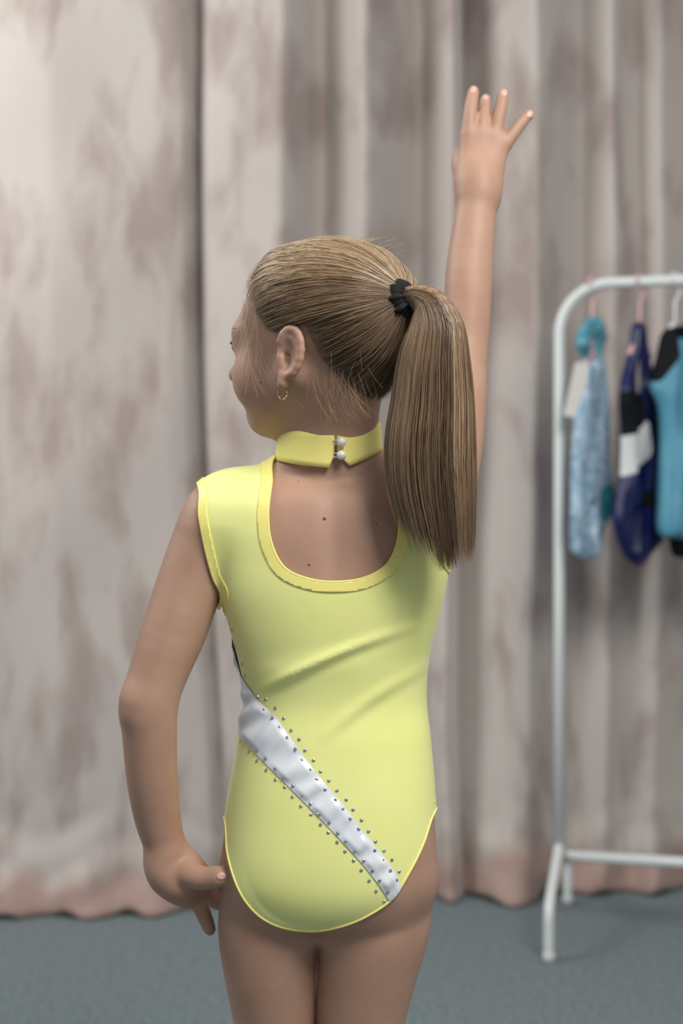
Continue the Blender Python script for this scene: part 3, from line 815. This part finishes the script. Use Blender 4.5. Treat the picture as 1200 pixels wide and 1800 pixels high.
def strands(name, P, R, tone, parent, refdir):
    """P n,m,3  R n,m  tone n -> one mesh of thin three-sided strands"""
    n, m = P.shape[:2]
    T = np.gradient(P, axis=1); T /= np.linalg.norm(T, axis=2, keepdims=True) + 1e-9
    N = refdir - T * (refdir * T).sum(2, keepdims=True); N /= np.linalg.norm(N, axis=2, keepdims=True) + 1e-9
    B = np.cross(T, N)
    V = np.stack([P + R[..., None] * (math.cos(a) * N + math.sin(a) * B) for a in (0.0, 2.094, 4.189)], 2)
    i = (np.arange(n)[:, None, None] * m + np.arange(m - 1)[None, :, None]) * 3
    k = np.arange(3)[None, None]; l = (k + 1) % 3
    Q = np.stack([i + k, i + 3 + k, i + 3 + l, i + l], -1).reshape(-1, 4)
    me = mesh(name, V.reshape(-1, 3), Q)
    a = me.attributes.new('tone', 'FLOAT', 'POINT')
    a.data.foreach_set('value', np.repeat(tone, m * 3).astype(np.float32))
    o = part(name, me, M_hair, parent); o['kind'] = 'stuff'
    return o
ctr = H(-.012, 0, -.008)
td = TIE - ctr; td /= np.linalg.norm(td)
def scalp_radius(d):
    h = sk_bvh.ray_cast(Vector(ctr), Vector(d)); return h[3] if h[0] is not None else 0.08
n_s, m_s = 6500, 15
P = np.zeros((n_s, m_s, 3)); R = np.zeros((n_s, m_s)); TN = np.zeros(n_s); REF = np.zeros((n_s, m_s, 3))
HVn = HV[(hf < 0) & (hl(HV)[:, 2] > -.125)]
edge = HV[(hf < 0) & (hf > -.010) & (hl(HV)[:, 2] > -.115)]
for i in range(n_s):
    src = edge if i % 5 < 3 else HVn
    p0 = src[rng.integers(len(src))] + rng.normal(0, .001, 3)
    if i % 5 < 3: p0 = p0 + HAX[0] * abs(rng.normal(0, .0045)) * (hl(p0[None])[0, 2] > -.02)
    d0 = p0 - ctr; r0 = np.linalg.norm(d0); d0 /= r0
    om = math.acos(np.clip(d0 @ td, -1, 1)); so = math.sin(om) + 1e-6
    lift = abs(rng.normal(.0012, .0016)); wob = rng.normal(0, .022); ph = rng.uniform(0, 6)
    side = np.cross(d0, td); side /= np.linalg.norm(side) + 1e-9
    ls = hl(p0[None])[0]
    for j in range(m_s):
        t = j / (m_s - 1)
        d = (math.sin((1 - t) * om) * d0 + math.sin(t * om) * td) / so
        d = d + side * wob * math.sin(math.pi * t) + side * 0.010 * math.sin(9 * t + ph) * t * (1 - t); d /= np.linalg.norm(d)
        r = scalp_radius(d)
        if t < 0.35: r = max(r, r0 * (1 - t / .35) + r * t / .35)
        r += 0.0072 * min(1, om * t / .5) + lift + 0.006 * math.exp(-((1 - t) * om / .16) ** 2)
        P[i, j] = ctr + d * r; REF[i, j] = d
    rr = rng.uniform(.00020, .00042)
    R[i] = rr * np.interp(np.linspace(0, 1, m_s), [0, .12, .9, 1], [.35, 1, 1, .8])
    TN[i] = np.clip(0.38 + 0.14 * rng.normal() + 0.10 * math.sin(ls[2] * 420 + 3 * math.sin(ls[0] * 90)) + 0.22 * np.clip((ls[2] + .01) / .06, -1, 1) + 0.28 * np.clip(ls[0] / .05, 0, 1), 0.02, 1)
strands('combed_strands', P, R, TN, hair, REF)

# ponytail
PT = np.array([  # row centre x, y, depth, half width px, half thickness m
    (703, 526, TIE[1], 15, .011), (728, 521, TIE[1] - .010, 19, .014), (754, 538, TIE[1] - .016, 33, .021), (766, 580, TIE[1] - .020, 50, .027), (762, 640, TIE[1] - .022, 64, .030),
    (760, 710, TIE[1] - .022, 72, .031), (756, 780, TIE[1] - .022, 79, .031), (758, 850, TIE[1] - .020, 78, .029), (768, 920, TIE[1] - .018, 68, .025), (782, 1000, TIE[1] - .016, 52, .017)])
C = catmull(PT, 64)
pc = np.array([W(a, b, c) for a, b, c in C[:, :3]]); hw = C[:, 3] * C[:, 2] / F; ht = C[:, 4]
tn = np.gradient(pc, axis=0); tn /= np.linalg.norm(tn, axis=1, keepdims=True)
ydir = np.array([0, -1.0, 0]); sd = np.cross(tn, ydir); sd /= np.linalg.norm(sd, axis=1, keepdims=True); od = np.cross(sd, tn)
def pony_pts(a, rad, length, m, wob):
    t = np.linspace(0, length, m) * (len(pc) - 1)
    g = lambda A: np.stack([np.interp(t, np.arange(len(pc)), A[:, k]) for k in range(A.shape[1])], 1)
    c, s_, o_ = g(pc), g(sd), g(od); w_ = np.interp(t, np.arange(len(pc)), hw)[:, None]; h_ = np.interp(t, np.arange(len(pc)), ht)[:, None]
    aa = a + wob[0] * np.sin(t / 63 * 3 + wob[1])[:, None]
    return c + rad * (np.cos(aa) * s_ * w_ + np.sin(aa) * o_ * h_)
core = []
for i in range(58):
    f_ = 0.78 * (1 if i < 36 else 1 - (i - 36) / 24)
    core.append([pc[i] + f_ * (math.cos(a) * sd[i] * hw[i] + math.sin(a) * od[i] * ht[i]) for a in np.linspace(0, 2 * np.pi, 24, endpoint=False)])
V = np.array(core).reshape(-1, 3); Q = [(i * 24 + k, (i + 1) * 24 + k, (i + 1) * 24 + (k + 1) % 24, i * 24 + (k + 1) % 24) for i in range(57) for k in range(24)]
me = mesh('ponytail', V, np.array(Q)); a_ = me.attributes.new('tone', 'FLOAT', 'POINT'); a_.data.foreach_set('value', np.full(len(V), .18, np.float32))
pony = part('ponytail', me, M_hair); pony['label'] = 'long straight ponytail hanging to the shoulder blade'
n_p, m_p = 6500, 24
P = np.zeros((n_p, m_p, 3)); R = np.zeros((n_p, m_p)); TN = np.zeros(n_p); REF = np.zeros((n_p, m_p, 3))
lock = rng.uniform(0, 2 * np.pi, 90); lockt = rng.normal(0, .16, 90); lockl = rng.uniform(-.11, .02, 90)
for i in range(n_p):
    k = rng.integers(90)
    a = lock[k] + rng.normal(0, .08); rad = rng.uniform(.45, 1.02) if i % 3 == 0 else rng.uniform(.74, 1.03)
    L = np.clip(0.985 + lockl[k] + rng.normal(0, .022) - 0.20 * max(0, (sd[40][0] * math.cos(a) + .25) * -1) * rng.uniform(.4, 1.1) - .07 * max(0, sd[40][0] * math.cos(a) - .5), .6, 1.0)
    P[i] = pony_pts(a, rad, L, m_p, (rng.normal(0, .10), rng.uniform(0, 6)))
    REF[i] = P[i] - pony_pts(a, 0, L, m_p, (0, 0)); REF[i] /= np.linalg.norm(REF[i], axis=1, keepdims=True) + 1e-9
    R[i] = rng.uniform(.00020, .00042) * np.interp(np.linspace(0, 1, m_p), [0, .7, 1], [1, 1, .2])
    TN[i] = np.clip(0.36 + .8 * lockt[k] + 0.12 * rng.normal(), .02, .95)
strands('ponytail_strands', P, R, TN, pony, REF)

# loose fine hairs about the face, nape and crown
n_f, m_f = 240, 14
P = np.zeros((n_f, m_f, 3)); REF = np.zeros((n_f, m_f, 3)); TN = np.zeros(n_f)
for i in range(n_f):
    kind = i % 3
    if kind == 0:      # wisps at the temple hanging past the ear
        p0 = H(rng.uniform(.02, .062), .062 * rng.uniform(.86, 1.0), rng.uniform(0, .045)); L = rng.uniform(.04, .115)
        dirs = np.array([rng.normal(.05, .14), -.08, -1.0]); bend = np.array([rng.normal(.25, .30), -.1, .15])
    elif kind == 1:    # nape
        p0 = H(-.05 + rng.uniform(-.03, .025), .045 + rng.normal(0, .012), -.075 + rng.normal(0, .012)); L = rng.uniform(.02, .045)
        dirs = np.array([rng.normal(.1, .25), -.15, -1.0]); bend = np.array([rng.normal(.3, .3), 0, .1])
    else:              # crown fly-aways
        an = rng.uniform(-.9, .8); p0 = H(-.085 * math.sin(an) - .01, rng.normal(0, .02), .003 + .079 * math.cos(an)); L = rng.uniform(.012, .032)
        dirs = np.array([math.cos(an) * .9, rng.normal(0, .3), .12 - math.sin(-an) * .5]); bend = np.array([.2, 0, -.35])
    nn = p0 - ctr; nn /= np.linalg.norm(nn); p0 = ctr + nn * (scalp_radius(nn) + .006)
    dirs = dirs / np.linalg.norm(dirs)
    t = np.linspace(0, 1, m_f)[:, None]
    P[i] = p0 + L * (t * dirs + t ** 2 * bend * .5) + nn * .004 * t
    REF[i] = nn; TN[i] = rng.uniform(.5, .95) if kind != 1 else rng.uniform(.25, .7)
strands('loose_hairs', P, np.full((n_f, m_f), .00014), TN, hair, REF)

# hair tie: gathered black band
ta = tn[3]; ta = ta / np.linalg.norm(ta); tb = np.cross(ta, [0, 1, 0]); tb /= np.linalg.norm(tb); tc_ = np.cross(ta, tb)
tcen = W(705, 526, TIE[1] - .004)
nv, nu = 14, 72; V = []; Q = []
for i in range(nu):
    a = 2 * math.pi * i / nu
    dr = math.cos(a) * tb + math.sin(a) * tc_
    rr = .0084 * (1 + .16 * math.sin(a * 9) + .10 * math.sin(a * 17 + 1))
    for j in range(nv):
        b = 2 * math.pi * j / nv
        V.append(tcen + dr * (.0118 + rr * math.cos(b)) + ta * rr * 1.25 * math.sin(b))
for i in range(nu):
    for j in range(nv):
        k, l = (i + 1) % nu, (j + 1) % nv
        Q.append((i * nv + j, k * nv + j, k * nv + l, i * nv + l))
o = part('hair_tie', polymesh('hair_tie', V, Q), M_black); o['label'] = 'black gathered hair tie'

# earring under the near ear lobe
ep = W(496, 690, 1.483)
hit, nn_ = seat(body_bvh, 497, 686)
if hit is not None: ep = np.array(hit) + np.array([0, -.002, -.001])
P = [ep + np.array([.0052 * math.cos(t), -.001, .0058 * math.sin(t) - .003]) for t in np.linspace(-3.6, .4, 18)]
v, qd = tube(P, .0009, 8); er = part('earring', polymesh('earring', v, qd), M_gold)
me = ball_mesh('crystal', .0013, 10, 6); o = part('crystal', me, M_stone, er); o.location = ep + np.array([.001, -.002, -.0088])

# ================================================================ GARMENTS ON THE RACK
def garment_frame(px_x, px_y, ang):
    """hook point on the rail seen at photo column px_x; the cloth hangs in an upright plane turned ang degrees"""
    k = (px_x - CX) / F
    s_ = (k * A0[1] - A0[0]) / (BD[0] - k * BD[1]); O = U(s_, 0, 1.51)
    a = math.radians(ang); u = np.array([math.cos(a), math.sin(a), 0]); return O, u, np.cross(u, [0, 0, 1])
def to_plane(p, O, u):
    """photo pixel -> (u, z) on the upright plane through O"""
    r = W(p[0], p[1], 1.0) - np.array([0, 0, CH]); n = np.cross(u, [0, 0, 1.0])
    t = (O @ n - np.array([0, 0, CH]) @ n) / (r @ n); q = np.array([0, 0, CH]) + r * t
    return ((q - O) @ u, q[2])
def cloth(outline, holes, O, u, thick, fold=0.006, seed=0, step=.0032):
    P = np.array([to_plane(p, O, u) for p in smooth_poly(outline, 110)])
    HS_ = [np.array([to_plane(p, O, u) for p in smooth_poly(h, 60)]) for h in holes]
    g0 = np.arange(P[:, 0].min() - .02, P[:, 0].max() + .02, step); g1 = np.arange(P[:, 1].min() - .02, P[:, 1].max() + .02, step)
    gy = np.arange(-thick - .035, thick + .035, step)
    A, B = np.meshgrid(g0, g1, indexing='ij'); q = np.stack([A.ravel(), B.ravel()], 1)
    d = poly_sd(q, P)
    for h in HS_: d = np.maximum(d, -poly_sd(q, h))
    d = d.reshape(A.shape)[:, None, :]
    r = np.random.default_rng(seed); ph = r.uniform(0, 6, 4)
    wv = fold * (np.sin(A * 70 + B * 9 + ph[0]) + .6 * np.sin(A * 130 - B * 14 + ph[1]) + .5 * np.sin(B * 38 + A * 40 + ph[2]))[:, None, :]
    wv = wv * np.clip(-d / .02, .15, 1)
    w_ = 0.018
    e = np.maximum(w_ + d, 0)
    D = np.sqrt(e ** 2 + ((gy[None, :, None] - wv) * w_ / thick) ** 2) - w_
    V, Q = surface_nets(D.astype(np.float32), g0, gy, g1)
    nrm = np.cross(u, [0, 0, 1.0])
    flat = V[:, [0, 2]].copy()
    wpos = np.array([O[0], O[1], 0]) + V[:, :1] * u + V[:, 1:2] * nrm + V[:, 2:3] * np.array([0, 0, 1.0])
    T = tris(Q)
    if np.dot(np.cross(u, nrm), [0, 0, 1]) > 0: T = T[:, ::-1]
    return wpos, T, flat
def gpart(name, V, T, m, root):
    return attach(link(name, mesh(name, V, T), m), root)
def panels(root, V, T, flat, O, u, base, base_mat, regions):
    """split a cloth into the base panel and coloured panels by outlines in the cloth's own plane"""
    rest = None
    for nm, poly, m in regions:
        pl = np.array([to_plane(p, O, u) for p in smooth_poly(poly, 60)])
        f = poly_sd(flat, pl)
        f = f if rest is None else np.maximum(f, -rest)
        v, t = clip(V, T, f); gpart(nm, v, t, m, root)
        rest = f if rest is None else np.minimum(rest, f)
    v, t = clip(V, T, -rest) if rest is not None else (V, T)
    gpart(base, v, t, base_mat, root)

M_lb = noise_mat('pale_blue_lace', (120, 160, 188), (176, 196, 212), 60, 0.5, lo=.38, hi=.6)
M_teal = noise_mat('teal_mesh', (34, 112, 128), (56, 136, 150), 40, 0.5)
M_strap = noise_mat('aqua_mesh', (70, 140, 160), (104, 168, 186), 40, 0.5)
M_navy = noise_mat('royal_blue_lycra', (5, 16, 64), (9, 25, 84), 20, 0.4)
M_ink = mat('black_lycra', (8, 11, 17), 0.7, Specular_IOR_Level=0.2)
M_pale = mat('pale_panel', (206, 208, 210), 0.45)
M_sky = noise_mat('sky_blue_softshell', (78, 146, 172), (96, 162, 186), 12, 0.6)
M_dteal = noise_mat('dark_teal_cloth', (18, 74, 92), (26, 88, 108), 20, 0.6)
M_pink = mat('pink_plastic', (226, 176, 184), 0.35)
M_tag = mat('white_card', (232, 230, 224), 0.7)
M_wplastic = mat('white_plastic_hanger', (226, 228, 230), 0.35)

def hook(name, O, u, label, m, drop_px, cat='hanger', arms=None, group=None):
    """hook over the rail, stem and (optionally) shoulder arms"""
    root = empty(name, tuple(O)); tag(root, label, cat, group)
    nrm = np.cross(u, [0, 0, 1.0])
    hk = [O + .0165 * (math.cos(t) * u + math.sin(t) * np.array([0, 0, 1.0])) for t in np.linspace(math.radians(-30), math.radians(200), 20)]
    zb = drop_px
    hk = hk[::-1]
    stem = hk + [O + .014 * u + np.array([0, 0, -.03]), O + np.array([0, 0, -.05]), np.array([O[0], O[1], zb])]
    V, Q = tube(catmull(stem, 70), .0032, 10); attach(link('hook', polymesh('hook', V, Q), m), root)
    if arms:
        P = catmull([np.array([O[0], O[1], zb]) + a * u + np.array([0, 0, b]) for a, b in arms], 40)
        V, Q = tube(P, .006, 10); attach(link('shoulder_arm', polymesh('shoulder_arm', V, Q), m), root)
    return root

# pale blue leotard with a white swing ticket
O, u, n_ = garment_frame(1040, 500, 55)
z0 = to_plane((1040, 620), O, u)[1]
hook('clothes_hanger', O, u, 'pink plastic hanger holding the pale blue leotard by the bend of the rack', M_pink, z0, group=None, arms=[(-.045, -.040), (-.015, -.008), (0, 0), (.015, -.008), (.045, -.040)])
g = empty('hanging_leotard', (O[0], O[1], 0.9)); tag(g, 'pale blue lacy leotard with a white swing ticket, hanging nearest the rack post', 'leotard')
V, T, fl_ = cloth([(1040, 556), (1052, 566), (1062, 592), (1058, 606), (1052, 622), (1060, 680), (1064, 760), (1066, 850), (1068, 900), (1060, 920), (1054, 950), (1044, 978), (1028, 984), (1014, 972), (1012, 945), (1006, 905), (1010, 850), (1012, 760), (1020, 690), (1030, 640), (1022, 618), (1016, 604), (1024, 575)],
                  [[(1036, 880), (1044, 892), (1044, 930), (1036, 950), (1026, 930), (1028, 895)], [(1037, 592), (1044, 606), (1044, 640), (1037, 650), (1033, 625)]], O, u, .016, seed=3)
panels(g, V, T, fl_, O, u, 'bodice', M_lb, [('side_panel', [(1047, 860), (1075, 850), (1080, 915), (1060, 925), (1049, 900)], M_teal), ('shoulder_strap', [(1005, 540), (1075, 540), (1075, 612), (1005, 625)], M_strap)])
u2 = np.array([math.cos(math.radians(20)), math.sin(math.radians(20)), 0]); O2 = O + np.array([-.01, -.045, 0])
tp = [to_plane(p, O2, u2) for p in ((1011, 636), (1036, 640), (1017, 736), (990, 730))]
tv = [np.array([O2[0], O2[1], 0]) + a * u2 + np.array([0, 0, b]) for a, b in tp]; nn2 = np.cross(u2, [0, 0, 1.0]) * .0006
V = [p + nn2 for p in tv] + [p - nn2 for p in tv]
attach(link('swing_ticket', polymesh('swing_ticket', V, [(0, 1, 2, 3), (7, 6, 5, 4), (0, 4, 5, 1), (1, 5, 6, 2), (2, 6, 7, 3), (3, 7, 4, 0)]), M_tag, None, False), g)
V, Q = tube(catmull([tv[0] * .5 + tv[1] * .5 + np.array([0, 0, -.006]), O + np.array([0, -.03, -.16]), np.array([O[0], O[1], z0]) + np.array([0, -.012, -.01])], 12), .0008, 6)
attach(link('ticket_string', polymesh('ticket_string', V, Q), M_tag), g)

# royal blue leotard with black and white panels
O, u, n_ = garment_frame(1124, 495, 50)
z0 = to_plane((1124, 588), O, u)[1]
hook('clothes_hanger', O, u, 'pink plastic hanger holding the royal blue leotard in the middle', M_pink, z0, arms=[(-.05, -.050), (-.012, -.008), (0, 0), (.012, -.008), (.05, -.050)])
g = empty('hanging_leotard', (O[0], O[1], 0.9)); tag(g, 'royal blue leotard with black and white panels and thin straps', 'leotard')
V, T, fl_ = cloth([(1120, 566), (1128, 572), (1130, 600), (1136, 640), (1140, 680), (1146, 740), (1154, 800), (1160, 860), (1162, 910), (1156, 945), (1140, 975), (1124, 996), (1108, 988), (1094, 960), (1085, 920), (1088, 880), (1094, 830), (1096, 760), (1092, 696), (1102, 650), (1110, 610), (1114, 575)],
                  [[(1121, 590), (1126, 625), (1130, 670), (1124, 690), (1114, 688), (1112, 660), (1117, 620)], [(1112, 894), (1117, 905), (1116, 950), (1112, 972), (1102, 950), (1101, 915)]], O, u, .017, seed=8)
panels(g, V, T, fl_, O, u, 'bodice', M_navy, [('black_panel', [(1080, 694), (1118, 696), (1120, 745), (1098, 765), (1080, 765)], M_ink), ('white_panel', [(1080, 768), (1100, 764), (1124, 742), (1130, 800), (1110, 822), (1080, 840)], M_pale),
        ('hip_panel', [(1112, 868), (1150, 862), (1150, 885), (1118, 892)], M_ink)])

# sky blue jacket on a white hanger, running out of the picture
O, u, n_ = garment_frame(1186, 492, 35)
z0 = to_plane((1186, 572), O, u)[1]
hook('clothes_hanger', O, u, 'white plastic hanger carrying the sky blue jacket', M_wplastic, z0, arms=[(-.022, -.045), (-.015, -.012), (0, 0), (.06, -.03), (.12, -.07)])
g = empty('jacket', (O[0], O[1], 0.9)); tag(g, 'sky blue jacket with black shoulders, cut off by the right edge of the photo', 'jacket')
V, T, fl_ = cloth([(1172, 580), (1190, 572), (1225, 574), (1262, 590), (1282, 640), (1292, 760), (1296, 900), (1292, 946), (1240, 950), (1180, 946), (1164, 936), (1163, 880), (1166, 800), (1162, 720), (1152, 680), (1156, 640), (1164, 600)], [], O, u, .026, fold=.008, seed=5, step=.004)
panels(g, V, T, fl_, O, u, 'body', M_sky, [('shoulder_yoke', [(1150, 560), (1182, 566), (1180, 600), (1166, 640), (1150, 668)], M_ink), ('collar', [(1178, 560), (1240, 560), (1236, 590), (1200, 596), (1178, 590)], M_ink)])
O3 = O + np.array([-.035, .045, 0])
V, T, fl_ = cloth([(1158, 632), (1168, 650), (1172, 740), (1174, 860), (1172, 940), (1160, 930), (1156, 850), (1150, 760), (1143, 700), (1146, 650)], [], O3, u, .016, seed=6)
gpart('sleeve', V, T, M_dteal, g)
V, T, fl_ = cloth([(1180, 935), (1250, 935), (1262, 976), (1225, 982), (1186, 978), (1178, 955)], [], O + np.array([0, .03, 0]), u, .013, seed=9)
gpart('hem_lining', V, T, M_ink, g)
